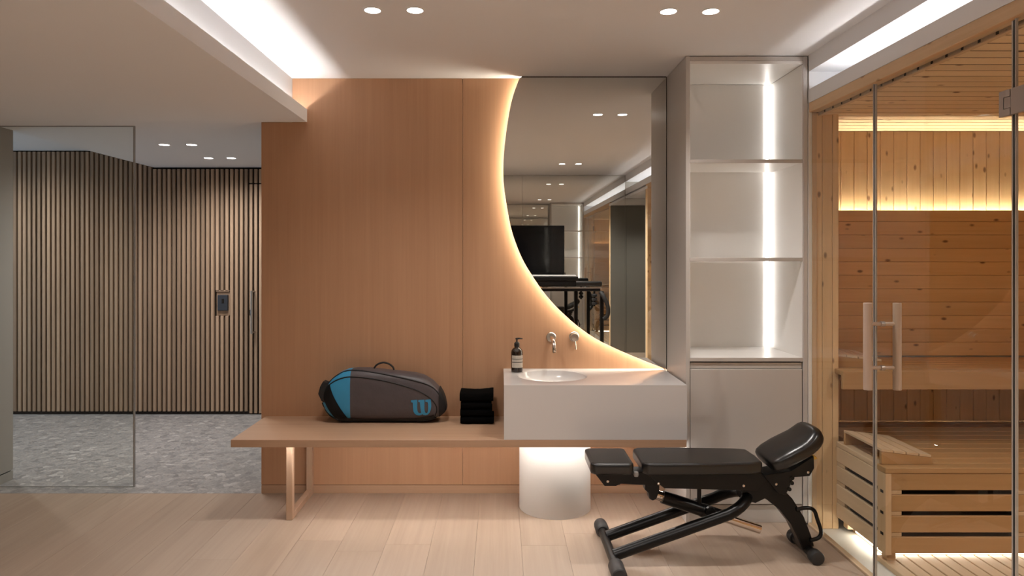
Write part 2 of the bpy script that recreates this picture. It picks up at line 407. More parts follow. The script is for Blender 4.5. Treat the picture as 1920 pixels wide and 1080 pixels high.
ib = thing('wall_control', 'dark slate control box set into a cut-out of the slatted wall', 'control panel', (-2.60, YH+.02, 0.97))
obj('housing', bbox(-2.648, -2.553, YH-0.012, YH+0.0215, 0.975, 1.122, .004, 2), M['slate'], ib)
obj('button', bbox(-2.607, -2.585, YH-0.016, YH-0.011, 1.045, 1.085, .002), M['pump'], ib)

# oak back wall: core, two veneer panels, baseboard
wb = struct(obj('wall_back', bbox(-1.485, 3.75, YB+0.02, YB+0.15, -0.05, ZC), M['wallpaint']))
xj = -0.234
bm = bprism([(-1.493, 0.055), (xj-0.001, 0.055), (xj-0.001, ZC-.001), (-1.299, ZC-.001), (-1.299, ZS-.001), (-1.493, ZS-.001)], YB, YB+0.02)
obj('oak_panel', bm, M['oakv'], wb)
obj('oak_panel', bbox(xj+0.001, 1.029, YB, YB+0.02, 0.055, ZC-.001), M['oakv'], wb)
obj('oak_end', bbox(-1.493, -1.475, YB+0.02, YB+0.152, 0, ZS-.001), M['oakv'], wb)
bb = struct(obj('baseboard_back', bbox(-1.493, 1.03, YB+.0002, YB+0.02, 0.0, 0.051), M['oakx']))
struct(obj('trim_3', bbox(-1.49, 1.03, YB+0.008, YB+0.0205, 0.051, 0.055), M['gap']))

# rear wall with a mirrored face, side wall and alcove (all seen through the mirror)
wr = struct(obj('wall_rear', bbox(-3.45, 3.05, YR-0.12, YR, -0.05, ZC), M['wallpaint']))
obj('mirror_panel', bbox(1.703, 2.94, YR, YR+0.006, 0.05, 2.27), M['mirror'], wr)
obj('mirror_panel', bbox(-0.95, 0.298, YR, YR+0.006, 0.05, ZC-0.004), M['mirror'], wr)
obj('mirror_panel', bbox(0.301, 1.70, YR, YR+0.006, 0.05, ZC-0.004), M['mirror'], wr)
struct(obj('wall_passage_right', bbox(2.95, 3.05, YR-.12, 0.5, -0.05, 2.4), M['wallpaint']))

# bulkhead with light slot above the sauna front
XF = 1.707
struct(obj('trim_4', bbox(XF, 1.95, -1.0, 3.78, 2.503, ZC), M['ceiling']))
tr5 = struct(obj('trim_5', bbox(XF, XF+0.028, -1.0, 3.775, 2.3305, 2.405), M['ceiling']))
obj('ledge', bbox(XF+0.028, 1.95, -1.0, 3.775, 2.3305, 2.352), M['ceiling'], tr5)
obj('back_board', bbox(1.92, 1.95, -1.0, 3.775, 2.352, 2.503), M['ceiling'], tr5)
obj('end_board', bbox(XF+.001, 1.95, 3.7755, 3.7865, 2.3305, 2.503), M['ceiling'], tr5)
obj('led_strip', bbox(1.80, 1.815, YR, 3.62, 2.3525, 2.358), M['led_cr'], tr5)
struct(obj('ceiling_alcove', bbox(XF, 3.05, YR-.1, 0.52, 2.276, 2.310), M['ceiling']))
struct(obj('trim_6', bprism([(1.955, 2.31), (3.75, 2.31), (3.75, 2.7), (1.955, 2.7)], -1.0, YB+.02), M['dark']))

# ================================================================== sauna shell
YSB = 4.28
ws = struct(obj('wall_sauna_back', bbox(1.72, 3.75, YSB+0.015, YSB+0.02+0.1, 0, 2.4), M['dark']))
x = 1.72
while x < 3.58:
    board('plank', M['pinez'], ws, x+0.0008, x+0.083-0.0008, YSB, YSB+0.015, 1.60, 2.266, 0.003)
    board('plank', M['pinez'], ws, x+0.0008, x+0.083-0.0008, YSB, YSB+0.015, 0.30, 0.84, 0.003)
    x += 0.083
wsr = struct(obj('wall_sauna_right', bbox(3.60, 3.75, 0.4, YSB, 0, 2.4), M['dark']))
z = 0.02
while z < 2.25:
    board('plank', M['piney'], wsr, 3.585, 3.60, 0.45, YSB, z+.0008, min(z+.0832, 2.266), 0.003); z += 0.084
wsn = struct(obj('wall_sauna_near', bbox(1.76, 3.75, 0.42, 0.52, -.05, 2.3), M['dark']))
for a, b in ((1.708, 1.950), (1.954, 2.45), (2.454, 2.948)):
    obj('panel', bbox(a, b, 0.402, 0.4195, 0.0, 2.274), M['greypanel'], wsn)
z = 0.02
while z < 2.25:
    board('plank', M['pinex'], wsn, 1.76, 3.585, 0.52, 0.535, z+.0008, min(z+.0832, 2.266), 0.003); z += 0.084
cs = struct(obj('ceiling_sauna', bbox(1.765, 3.75, 0.4, YSB+.02, 2.285, 2.305), M['dark']))
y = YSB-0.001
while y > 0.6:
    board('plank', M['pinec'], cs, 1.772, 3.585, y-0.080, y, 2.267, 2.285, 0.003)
    board('groove_shade_strip', M['groove_shade'], cs, 1.772, 3.585, y-0.0923, y-0.0802, 2.2695, 2.285, 0.0); y -= 0.0925  # dark filler strips stand for the shade in the grooves between boards
board('edge_trim', M['piney'], cs, 1.7625, 1.784, 0.60, YSB-.002, 2.2595, 2.2665, .001)
# stub wall between cabinet and sauna, three upright boards facing the room
st = struct(obj('wall_sauna_left', bbox(1.760, 1.861, 3.803, YSB, -.05, 2.30), M['dark']))
for a, b in ((1.752, 1.786), (1.787, 1.842), (1.843, 1.877)):
    board('plank', M['pinez'], st, a+.0005, b-.0005, 3.785, 3.803, -0.03, 2.276, 0.002)
for k in range(5):
    board('plank', M['pinez'], st, 1.862, 1.877, 3.804+k*0.094, 3.804+(k+1)*0.094-.001, 0.0, 2.266, 0.002)
struct(obj('trim_7', bbox(1.7085, 1.727, 3.782, 3.83, -0.02, 2.330), M['cabinet_in']))           # white jamb beside the cabinet
struct(obj('trim_8', bbox(1.7275, 1.7515, 3.778, 3.83, -0.02, 2.276), M['aspenz']))
struct(obj('trim_9', bbox(XF+.001, 1.762, 0.42, 3.777, 2.2765, 2.330, 0.002), M['piney']))       # pine header above the glass
struct(obj('trim_10', bbox(XF+.001, 1.76, 0.42, 0.53, -.03, 2.276, 0.002), M['pinez']))
# sauna floor and sill
fs = struct(obj('floor_sauna', bbox(1.70, 3.75, 0.42, YSB+.12, -0.10, -0.030), M['whitestone']))
board('sill', M['aspeny'], fs, 1.700, 1.732, 0.53, 3.775, -0.030, 0.008, 0.002)
x = 1.87
while x < 3.5:
    board('plank', M['aspeny'], fs, x, x+0.062, 0.6, 3.395, -0.030, -0.004, 0.002); x += 0.070

# ================================================================== ceiling lights
def downlight(x, y, z, label, power, group, spread=128):
    t = thing('ceiling_light', label, 'light', (x, y, z), group)
    obj('trim_ring', lathe([(0.044, 0.0), (0.044, -0.002), (0.037, -0.004), (0.036, -0.003), (0.036, 0.0)], (x, y, z), n=28), M['ceiling'], t, smooth=40)
    obj('lens', lathe([(0.036, -0.0005), (0.036, -0.003), (0.0, -0.0035)], (x, y, z), n=28), M['lens'], t)
    l = bpy.data.lights.new('lamp_beam', 'SPOT'); l.energy = power; l.color = WARM; l.spot_size = math.radians(spread); l.spot_blend = 1.0; l.shadow_soft_size = 0.035
    lo = bpy.data.objects.new('lamp_beam', l); COL.objects.link(lo); lo.parent = t; lo.location = (0, 0, -0.012)
for x, y, s in ((-0.577, 3.085, 'in front of the oak wall, outer left one of the front pair'), (-0.385, 3.085, 'in front of the oak wall, right one of the left front pair'),
                (0.764, 3.10, 'in front of the mirror, left one of its pair'), (0.956, 3.10, 'in front of the shelf cabinet, right one of its pair')):
    downlight(x, y, ZC, 'round ceiling downlight ' + s, DOWN_W, 'recessed downlights in the main ceiling')
for x, y, s in ((-0.577, 0.27, 'above the camera, far left of the rear row'), (-0.385, 0.27, 'above the camera, second from left in the rear row'),
                (0.74, 0.27, 'left one of the rear pair seen in the mirror'), (0.936, 0.27, 'right one of the rear pair seen in the mirror')):
    downlight(x, y, ZC, 'round ceiling downlight ' + s, REAR_W, 'recessed downlights in the main ceiling')
for x, y, s in ((-2.515, 5.11, 'left one of the nearer pair'), (-2.31, 5.11, 'right one of the nearer pair'),
                (-2.478, 5.80, 'left one of the farther pair'), (-2.285, 5.80, 'right one of the farther pair')):
    downlight(x, y, ZS, 'small hall ceiling downlight, ' + s, HALL_W/2, 'recessed downlights in the hall ceiling', 165)

downlight(2.25, -0.30, 2.276, 'added passage fill light behind the camera, at the near end of the sauna', 34.0, None)  # added lamp, brightens the grey panels at the sauna end
downlight(-4.35, 5.55, 2.477, 'added hall fill light, unseen behind the left wall, brightening the slats', HALL_W*1.2, None, 165)  # added lamp out of view, lifts the left slats
downlight(2.75, 1.75, 2.267, 'added sauna fill light in the ceiling, out of frame right of the glass door', 125.0, None, 150)  # added lamp out of view, brightens the sauna interior
# ================================================================== hall glass screen
gl = thing('glass_screen', 'frameless glass screen standing between the wooden floor and the grey hall', 'glass panel', (-2.79, 4.39, 0))
def pane(t, x0, x1, y0, y1, z0, z1, edges):
    obj('pane', bbox(x0, x1, y0, y1, z0, z1), M['glass'], t)
    for e in edges: obj('polished_edge', bbox(*e[:6]), M[e[6]], t)
pane(gl, -3.238, -2.358, 4.385, 4.397, 0.004, ZS-.004, [(-2.3578, -2.350, 4.384, 4.398, 0.002, ZS-.004, 'hallglass')])
obj('floor_channel', bbox(-3.238, -2.35, 4.384, 4.398, 0.0, 0.004), M['hallglass'], gl)
obj('head_channel', bbox(-3.238, -2.35, 4.384, 4.398, ZS-.004, ZS), M['hallglass'], gl)

# ================================================================== curved mirror with back light
YM = 4.222; KM = 1280/YM
mpx = [(975,143.5),(963.7,174),(956,204),(949,248),(944.4,292.6),(943.9,337),(948.9,378),(959.8,433.5),(978.7,483.9),(1003.9,526),(1025.9,556),(1051,583),(1082.5,611),(1117,635),(1151.8,652.5),(1183,666),(1214.7,679),(1246,691)]
mc = [(((a-938)/KM), H-(b-482)/KM) for a, b in mpx]
curve = [(p.x, p.y) for p in catmull([Vector((a, b)) for a, b in mc], 5)]
XMR = 1.0265; ZMT = ZC-0.006
curve[0] = (curve[0][0], ZMT)
mi = thing('wall_mirror', 'tall mirror with a sweeping curved left edge glowing on the oak wall', 'mirror', (0.6, YB, 0.79))
def poly_in(off):
    out = []
    for i, (a, b) in enumerate(curve):
        p0 = curve[max(i-1, 0)]; p1 = curve[min(i+1, len(curve)-1)]
        tx, tz = p1[0]-p0[0], p1[1]-p0[1]; l = math.hypot(tx, tz)
        out.append((a - tz/l*off, b + tx/l*off))
    return out
poly = curve + [(XMR, curve[-1][1]), (XMR, ZMT)]
bm = bprism(poly, YM, YM+0.006)
obj('mirror_glass', bm, M['mirror'], mi)
inn = [(min(a, XMR-.004), min(b, ZMT)) for a, b in poly_in(0.024)]
obj('backing_box', bprism(inn + [(XMR-.003, inn[-1][1]), (XMR-.003, ZMT)], YM+0.0062, YB-0.0005), M['gap'], mi)
inn2 = [(min(a, XMR), min(b, ZMT)) for a, b in poly_in(0.0225)]
bm = bmesh.new(); loft(bm, [[(a, y, b) for a, b in inn2] for y in (YM+0.010, YB-0.010)], cap=False, closed=False)
obj('led_strip', bm, M['led_m'], mi)
obj('edge_profile', bbox(1.0268, 1.0292, YM-.002, YB, 0.785, ZC-.003), M['gap'], mi)
obj('top_profile', bbox(curve[0][0]+.01, XMR, YM-.001, YB, ZMT+.0005, ZC-.0005), M['gap'], mi)

# ================================================================== shelf cabinet
CX0, CX1, CY0, CY1 = 1.030, 1.707, 3.787, 4.265
cb = thing('shelf_cabinet', 'tall grey cabinet with three lit open shelves above a plain door', 'cabinet', ((CX0+CX1)/2, 4.03, 0))
part('side_panel', M['cabinet'], cb, CX0, CX0+0.022, CY0, CY1, 0.0, ZC-.002)
part('side_panel', M['cabinet'], cb, CX1-0.026, CX1-0.001, CY0, CY1, 0.0, ZC-.002)
ix0, ix1 = CX0+0.022, CX1-0.026
part('side_lining', M['cabinet_in'], cb, ix1-0.004, ix1, CY0+0.006, CY1-.02, 0.918, 2.545, 0)
part('side_lining', M['cabinet_in'], cb, ix0, ix0+0.004, CY0+0.006, CY1-.02, 0.918, 2.545, 0)
part('back_panel', M['cabinet_in'], cb, ix0, ix1-0.046, CY1-.02, CY1-.004, 0.918, 2.548, 0)
part('back_panel', M['cabinet'], cb, ix0, ix1, CY1-.0035, CY1, 0.02, 2.548, 0)
part('top_panel', M['cabinet_in'], cb, ix0, ix1, CY0+.004, CY1-.004, 2.550, 2.566)
part('top_filler', M['cabinet'], cb, ix0, ix1, CY0, CY0+.02, 2.5665, ZC-.004)
for zb in (2.000, 1.454):
    part('shelf', M['cabinet_in'], cb, ix0+.004, ix1-0.004, CY0+0.012, CY1-.05, zb, zb+0.019)
    part('shelf_lipping', M['cabinet'], cb, ix0, ix1, CY0+0.003, CY0+0.0118, zb-.0005, zb+0.0195)
part('counter', M['cabinet_in'], cb, ix0, ix1, CY0+.012, CY1-.004, 0.897, 0.9175)
part('counter_lipping', M['cabinet'], cb, ix0, ix1, CY0+0.001, CY0+0.0118, 0.897, 0.918)
obj('led_strip', bprism([(ix1-0.029, CY1-.0210), (ix1-0.021, CY1-.029), (ix1-0.018, CY1-.026), (ix1-0.026, CY1-.018)], 0.919, 2.548, 'z'), M['led_s'], cb)
part('led_channel', M['cabinet_in'], cb, ix1-0.046, ix1-0.006, CY1-.0165, CY1-.010, 0.918, 2.548, 0)
part('grip_recess', M['gap'], cb, ix0, ix1, CY0+.035, CY0+.05, 0.84, 0.8965, 0)
part('grip_rail', M['cabinet'], cb, ix0+.004, ix1-.004, CY0+.012, CY0+.03, 0.858, 0.889, .001)
dr = part('door', M['cabinet'], cb, ix0+.003, ix1-.005, CY0+.002, CY0+.022, 0.105, 0.855, .002)
part('carcass', M['gap'], cb, ix0, ix1, CY0+.05, CY0+.06, 0.02, 0.84, 0)
part('plinth', M['cabinet'], cb, ix0, ix1, CY0+.012, CY0+.03, 0.0, 0.098, .001)

# ================================================================== oak bench
BZ = 0.483; BY0 = 3.712
be = thing('oak_bench', 'long oak wall bench with one square loop leg at its left end', 'bench', (-0.22, 4.0, 0))
bm = bbox(-1.466, 1.014, BY0, YB-0.0005, BZ-0.041, BZ, .0015)
obj('bench_top', bm, M['oakx'], be)
lx0, lx1 = -1.202, -1.166
part('leg', M['oakleg'], be, lx0, lx1, 3.83, 3.868, 0.0, BZ-.0415, .002)
part('leg', M['oakleg'], be, lx0, lx1, 4.228, 4.266, 0.0, BZ-.0415, .002)
part('leg_rail', M['oakleg'], be, lx0, lx1, 3.8685, 4.2275, 0.0, 0.036, .002)
obj('led_strip', bbox(-1.19, 1.010, 3.765, 3.777, BZ-.046, BZ-.0415), M['led_b'], be)

# ================================================================== washstand block with dished basin
SX0, SX1, SY0, SY1, SZ0, SZ1 = 0.020, 1.0165, BY0, YB-.001, BZ+.0005, 0.780
def sink_mesh():
    bm = bmesh.new(); cx, cyy, R = 0.305, 4.03, 0.205
    ang = sorted(set([2*PI*k/72 for k in range(72)] + [math.atan2(b-cyy, a-cx) % (2*PI) for a in (SX0, SX1) for b in (SY0, SY1)]))
    def hit(a):
        c, s = math.cos(a), math.sin(a); t = 1e9
        if c > 1e-9: t = min(t, (SX1-cx)/c)
        if c < -1e-9: t = min(t, (SX0-cx)/c)
        if s > 1e-9: t = min(t, (SY1-cyy)/s)
        if s < -1e-9: t = min(t, (SY0-cyy)/s)
        return (cx+c*t, cyy+s*t)
    outer = [(*hit(a), SZ1) for a in ang]; low = [(p[0], p[1], SZ0) for p in outer]
    def circ(r, z): return [(cx+r*math.cos(a), cyy+r*math.sin(a), z) for a in ang]
    prof = [(R+.006, SZ1), (R+.002, SZ1-.001), (R-.004, SZ1-.006)] + [((R-.004)*math.cos(t), SZ1-.006-0.105*math.sin(t)) for t in (0.2, 0.4, 0.6, 0.8, 1.0, 1.2, 1.4)] + [(0.02, SZ1-.111)]
    rings = [low, outer] + [circ(r, z) for r, z in prof]
    loft(bm, rings, cap=True); return bm
sk = thing('washbasin', 'white block washbasin with a round dished bowl on the bench end', 'sink', (0.52, 4.0, SZ0))
obj('basin_block', sink_mesh(), M['white'], sk, smooth=28)
obj('drain', lathe([(0.019, -.110), (0.019, -.107), (0.0, -.106)], (0.305, 4.03, SZ1), n=24), M['steel'], sk)

# translucent pedestal under the basin
pcx, pcy, pr = 0.323, 4.045, 0.210
pe = thing('glowing_pedestal', 'glowing white frosted drum standing on the floor under the washbasin', 'pedestal', (pcx, pcy, 0))
bm = bmesh.new(); loft(bm, [[(pcx+pr*math.cos(2*PI*k/64), pcy+pr*math.sin(2*PI*k/64), z) for k in range(64)] for z in (0.0, BZ-.042)], cap=False)
obj('shell', bm, M['frost'], pe, smooth=40)
bm = bmesh.new(); loft(bm, [[(pcx+r*math.cos(2*PI*k/40), pcy+r*math.sin(2*PI*k/40), z) for k in range(40)] for r, z in ((.120, .415), (.120, .425), (.150, .425), (.150, .415), (.120, .415))], cap=False)
obj('led_ring', bm, M['led_p'], pe)
bm = btube(catmull([(pcx, pcy, .385), (pcx+.005, pcy-.06, .33), (pcx+.01, pcy-.125, .25), (pcx+.01, pcy-.135, .16), (pcx+.05, pcy-.125, .12), (pcx+.075, pcy-.09, .20), (pcx+.08, pcy+.05, .26)], 6), .040, 14)
obj('drain_trap', bm, M['pump'], pe, smooth=40)

# ================================================================== wall taps
fx, fz = 0.318, 0.977
ta = thing('wall_spout', 'curved chrome wall spout above the basin', 'faucet', (fx, YB, fz))
obj('flange', lathe([(0.030, 0.0), (0.030, -.010), (0.027, -.013), (0.012, -.0135)], (fx, YB, fz), 'y', 32), M['steel'], ta, smooth=40)
obj('spout', btube(catmull([(fx-.004, YB-.010, fz), (fx-.002, YB-.07, fz+.002), (fx+.004, YB-.125, fz-.012), (fx+.007, YB-.150, fz-.045), (fx+.008, YB-.152, fz-.075)], 6), .0115, 18), M['chrome'], ta, smooth=40)
mx_, mz_ = 0.461, 0.980
tb = thing('wall_mixer', 'round chrome wall mixer with thin lever right of the spout', 'faucet', (mx_, YB, mz_))
obj('flange', lathe([(0.031, 0.0), (0.031, -.006), (0.029, -.008), (0.02, -.0085)], (mx_, YB, mz_), 'y', 32), M['steel'], tb, smooth=40)
obj('knob', lathe([(0.025, -.0085), (0.025, -.045), (0.023, -.049), (0.0, -.051)], (mx_, YB, mz_), 'y', 32), M['steel'], tb, smooth=40)
obj('lever', btube([(mx_+.004, YB-.035, mz_-.022), (mx_+.006, YB-.048, mz_-.075)], .0038, 10), M['chrome'], tb, smooth=40)

# ================================================================== soap bottle
bx_, by_, bz_ = 0.101, 4.145, SZ1
so = thing('soap_bottle', 'dark amber pump bottle with a cream label on the basin corner', 'bottle', (bx_, by_, bz_))
obj('bottle', lathe([(0.030, 0), (0.0345, .003), (0.0355, .02), (0.036, .118), (0.033, .132), (0.024, .144), (0.015, .150), (0.0135, .156)], (bx_, by_, bz_), n=36), M['amber'], so, smooth=40)
obj('collar', lathe([(0.0165, .154), (0.0168, .165), (0.0165, .174), (0.012, .181), (0.007, .184)], (bx_, by_, bz_), n=28), M['pump'], so, smooth=40)
bm = lathe([(0.0045, .182), (0.0045, .196), (0.0095, .198), (0.0095, .204), (0.004, .207)], (bx_, by_, bz_), n=20)
tube(bm, [(bx_, by_, bz_+.202), (bx_+.016, by_-.006, bz_+.204), (bx_+.034, by_-.012, bz_+.2025)], [.0055, .0045, .003], 10)
obj('pump_head', bm, M['pump'], so, smooth=40)
def wrap(a0, a1, z0, z1, r):
    bm = bmesh.new(); n = 20
    loft(bm, [[(bx_+r*math.sin(a0+(a1-a0)*k/n), by_-r*math.cos(a0+(a1-a0)*k/n), z) for k in range(n+1)] for z in (bz_+z0, bz_+z1)], cap=False, closed=False); return bm
lb = obj('label', wrap(-1.0, 1.25, .030, .103, .0364), M['label'], so)
obj('print', wrap(-.95, 1.2, .080, .0835, .0367), M['ink'], lb)
obj('print', wrap(-.95, 1.2, .060, .0650, .0367), M['ink'], lb)
for z0 in (.098, .0945, .091, .0875, .0755, .072, .0685, .054, .050, .046, .042, .038, .034):
    a = -0.9
    rr = random.Random(int(z0*1e5)); bm = bmesh.new()
    while a < 1.05:
        wd = rr.uniform(.06, .2); b2 = wrap(a, a+wd, z0, z0+.0011, .0366)
        me = bpy.data.meshes.new('t'); b2.to_mesh(me); b2.free(); bm.from_mesh(me); bpy.data.meshes.remove(me); a += wd+.05
    obj('small_print', bm, M['inkgrey'], lb)

# ================================================================== racket bag
KB = 311.0
def bp(zx, zz): return ((580+zx*0.21875-938)/KB, max(H-(640+zz*0.21875-482)/KB, BZ+.007))
top_pts = [(112,470),(122,420),(150,372),(190,325),(250,275),(320,245),(400,234),(520,236),(640,250),(760,262),(900,278),(980,300),(1050,345),(1110,405),(1145,470),(1162,530),(1168,575)]
bot_pts = [(112,490),(125,545),(150,590),(200,645),(270,678),(350,690),(520,697),(700,697),(900,692),(1040,672),(1110,645),(1150,610),(1168,585)]
def interp(P, x):
    for (a, b), (c, d) in zip(P, P[1:]):
        if a <= x <= c: return b+(d-b)*(x-a)/(c-a) if c > a else b
    return P[-1][1] if x > P[-1][0] else P[0][1]
BYC, BHD, BN = 4.150, 0.088, 4.0
def bag_sec(zx):
    t = bp(zx, interp(top_pts, zx))[1]; b = bp(zx, interp(bot_pts, zx))[1]
    e = min((zx-112)/70.0, (1168-zx)/110.0, 1.0); e = max(e, 0.0)
    hd = BHD*(0.55+0.45*math.sin(e*PI/2))
    return bp(zx, 0)[0], (t+b)/2, max((t-b)/2, 0.004), hd
def bag_front(zx, zz, off=0.0):
    X, zc, hz, hd = bag_sec(zx); z = bp(zx, zz)[1]
    u = min(abs(z-zc)/hz, 0.985)
    return Vector((X, BYC-hd*(1-u**BN)**(1/BN)-off, z))
def bag_ring(zx, n=40):
    X, zc, hz, hd = bag_sec(zx); r = []
    for k in range(n):
        a = 2*PI*k/n; c, s = math.cos(a), math.sin(a)
        r.append((X, BYC+hd*math.copysign(abs(c)**(2/BN), c), zc+hz*math.copysign(abs(s)**(2/BN), s)))
    return r
bag = thing('racket_bag', 'grey and blue tennis racket bag with a blue letter lying on the bench', 'bag', (-0.70, BYC, BZ))
def bag_part(name, a, b, n, mat):
    bm = bmesh.new(); loft(bm, [bag_ring(a+(b-a)*i/n) for i in range(n+1)]); return obj(name, bm, mat, bag, smooth=50)
bag_part('end_section', 112, 365, 14, M['bagblue'])
bag_part('main_section', 365, 1168, 40, M['baggrey'])
def bag_line(name, pts, r, mat, parent=None):
    P = [bag_front(p.x, p.y, r*0.3) for p in catmull([Vector(q) for q in pts], 6)]
    return obj(name, btube(P, r, 8), mat, parent or bag, smooth=50)
lab(bag_line('zip_seam', [(150,420),(172,358),(220,305),(290,262),(360,245),(480,248),(640,272),(800,302),(940,334),(1040,370),(1100,420),(1135,490),(1138,560)], .0042, M['bagblack']), 'black upper zip seam')
lab(bag_line('zip_seam', [(185,362),(240,325),(310,300),(380,293),(500,302),(650,325),(800,362),(930,405),(1030,460),(1085,520),(1100,575),(1080,635)], .0036, M['bagblack']), 'black lower seam')
bag_line('base_piping', [(122,520),(140,570),(190,625),(260,662),(350,676),(500,682),(700,684),(880,678),(1000,664),(1080,645)], .006, M['bagblack'])
# black base with a glossy edge
bm = bmesh.new()
loft(bm, [[bag_front(x, interp(bot_pts, x)-46, .004), bag_front(x, interp(bot_pts, x)-24, .007), bag_front(x, interp(bot_pts, x)-4, .006), bag_front(x, interp(bot_pts, x), -.01), bag_front(x, interp(bot_pts, x), -.03)] for x in range(250, 1100, 25)], cap=False, closed=False)
obj('base_panel', bm, M['bagblack'], bag, smooth=50)
bag_line('base_edge', [(760,690),(860,676),(960,668),(1060,655),(1090,640)], .005, M['bagshine'])
def band(name, cl, hw, off=.006):
    bm = bmesh.new(); rows = []
    C2 = catmull([Vector(q) for q in cl], 6)
    for i, p in enumerate(C2):
        a = C2[max(i-1, 0)]; b = C2[min(i+1, len(C2)-1)]; t = (b-a).normalized(); nrm = Vector((-t.y, t.x))
        rows.append([bag_front(min(max((p+nrm*s).x, 113), 1167), (p+nrm*s).y, off) for s in (-hw, -hw/3, hw/3, hw)])
    loft(bm, rows, cap=False, closed=False)
    bmesh.ops.solidify(bm, geom=bm.faces[:], thickness=.003)
    return obj(name, bm, M['bagblack'], bag, smooth=50)
band('shoulder_strap', [(150,372),(185,470),(240,570),(305,668)], 46)
# strap end standing off the left end, right end cap
x0, zt = bp(128, 345); x1, zb = bp(98, 440)
bm = bprism([bp(132, 332), bp(165, 345), bp(178, 420), bp(150, 520), bp(118, 500), bp(90, 440), bp(105, 380)], BYC-.075, BYC-.02, 'y', .004)
obj('strap_pad', bm, M['bagblack'], bag)
bm = bmesh.new()
loft(bm, [[(Vector(p)-Vector((bag_sec(x)[0], BYC, bag_sec(x)[1])))*s+Vector((bag_sec(x)[0]+dx, BYC, bag_sec(x)[1])) for p in bag_ring(x)] for x, s, dx in ((1100, .985, .01), (1130, 1.0, .009), (1150, 1.0, .008), (1166, 1.0, .006))])
obj('end_cap', bm, M['bagblack'], bag, smooth=50)
hp = [bp(548, 236), bp(575, 205), bp(625, 187), bp(675, 198), bp(710, 225), bp(720, 250)]
obj('carry_handle', btube([(p.x, BYC-.01, p.y) for p in catmull([Vector(q) for q in hp], 5)], .0055, 8), M['bagblack'], bag, smooth=50)
# the letter: thick strokes laid on the front
def stroke(bm, P, off=.0035):
    """P: list of (left,right) pairs in bag coordinates"""
    loft(bm, [[bag_front(a[0]+(b[0]-a[0])*t, a[1]+(b[1]-a[1])*t, off) for t in (0, .25, .5, .75, 1)] for a, b in P], cap=False, closed=False)
bm = bmesh.new()
stroke(bm, [((882,488),(935,484)),((882,505),(935,504)),((897,508),(935,508)),((899,550),(934,550)),((903,585),(936,578)),((914,604),(944,592)),((930,615),(952,597)),((950,619),(960,598)),((968,614),(966,596)),((985,600),(966,590))])
stroke(bm, [((944,486),(996,483)),((944,503),(996,502)),((957,505),(996,505)),((961,550),(995,550)),((966,585),(997,578)),((975,604),(1003,592)),((988,614),(1010,597)),((1005,617),(1016,597)),((1024,610),(1020,592)),((1040,592),(1024,580)),((1050,565),(1027,560)),((1053,540),(1027,540)),((1053,515),(1026,517)),((1050,492),(1022,506))])
stroke(bm, [((1003,484),(1003,501)),((1025,481),(1025,505)),((1050,480),(1050,508))])
bmesh.ops.recalc_face_normals(bm, faces=bm.faces)
lab(obj('emblem', bm, M['bagblue'], bag), 'blue letter w emblem')

# ================================================================== folded towels
def towel(i, z0, h, label):
    rr = random.Random(40+i); bm = bmesh.new(); x0, x1 = -0.238+rr.uniform(-.004, .006), -0.044+rr.uniform(-.010, .008); y0, y1 = 4.052+rr.uniform(-.004, .006), 4.225
    rings = []; n = 14
    for k in range(n+1):
        t = k/n; X = x0+(x1-x0)*t; e = min(t, 1-t); k1 = 0.86+0.14*min(1, e*6); sag = (.010*(abs(t-.45)*2)**2 if i == 3 else 0) + rr.uniform(-.001, .001)
        hh = h*k1; zc = z0+h/2; yf = y0+rr.uniform(-.002, .002)
        prof = []
        for a in range(0, 9):                                   # rounded fold at the front
            th = PI/2 + PI*a/8; prof.append((yf+.022+.022*math.cos(th), zc+hh/2*math.sin(th)))
        prof = [(y, z+(sag if z > zc else 0)) for y, z in prof] + [(y1, zc-hh/2), (y1, zc-.002), (yf+.03, zc-.0005), (yf+.03, zc+.0005), (y1, zc+.002), (y1, zc+hh/2+sag)]
        rings.append([(X, y, z) for y, z in prof])
    loft(bm, rings); o = obj('folded_towel', bm, M['towel'], None, smooth=50)
    return tag(o, label, 'towel', 'black towels stacked on the bench')
zz = BZ+.0005
for i, (h, s) in enumerate(((.044, 'bottom of the stack, resting on the bench'), (.043, 'second from the bottom of the stack'), (.043, 'third from the bottom, just under the top one'), (.046, 'on top of the stack, its upper side sagging'))):
    towel(i, zz, h, 'black folded towel ' + s); zz += h+.0008

# ================================================================== adjustable gym bench
YG = 3.39
gb = thing('weight_bench', 'black adjustable weight bench with three pads in front of the cabinet', 'exercise bench', (1.03, YG, 0))
def pad(name, outline, z0, z1, bev=.016):
    bm = bprism(outline, z0, z1, 'z', bev, 4); return obj(name, bm, M['vinyl'], gb, smooth=60)
pad('head_pad', [(.432, YG-.115), (.448, YG-.138), (.625, YG-.138), (.640, YG-.12), (.640, YG+.12), (.625, YG+.138), (.448, YG+.138), (.432, YG+.115)], .437, .492)
pad('back_pad', [(.680, YG-.118), (.705, YG-.142), (.95, YG-.142), (1.20, YG-.130), (1.262, YG-.110), (1.268, YG), (1.262, YG+.110), (1.20, YG+.130), (.95, YG+.142), (.705, YG+.142), (.680, YG+.118)], .437, .494)
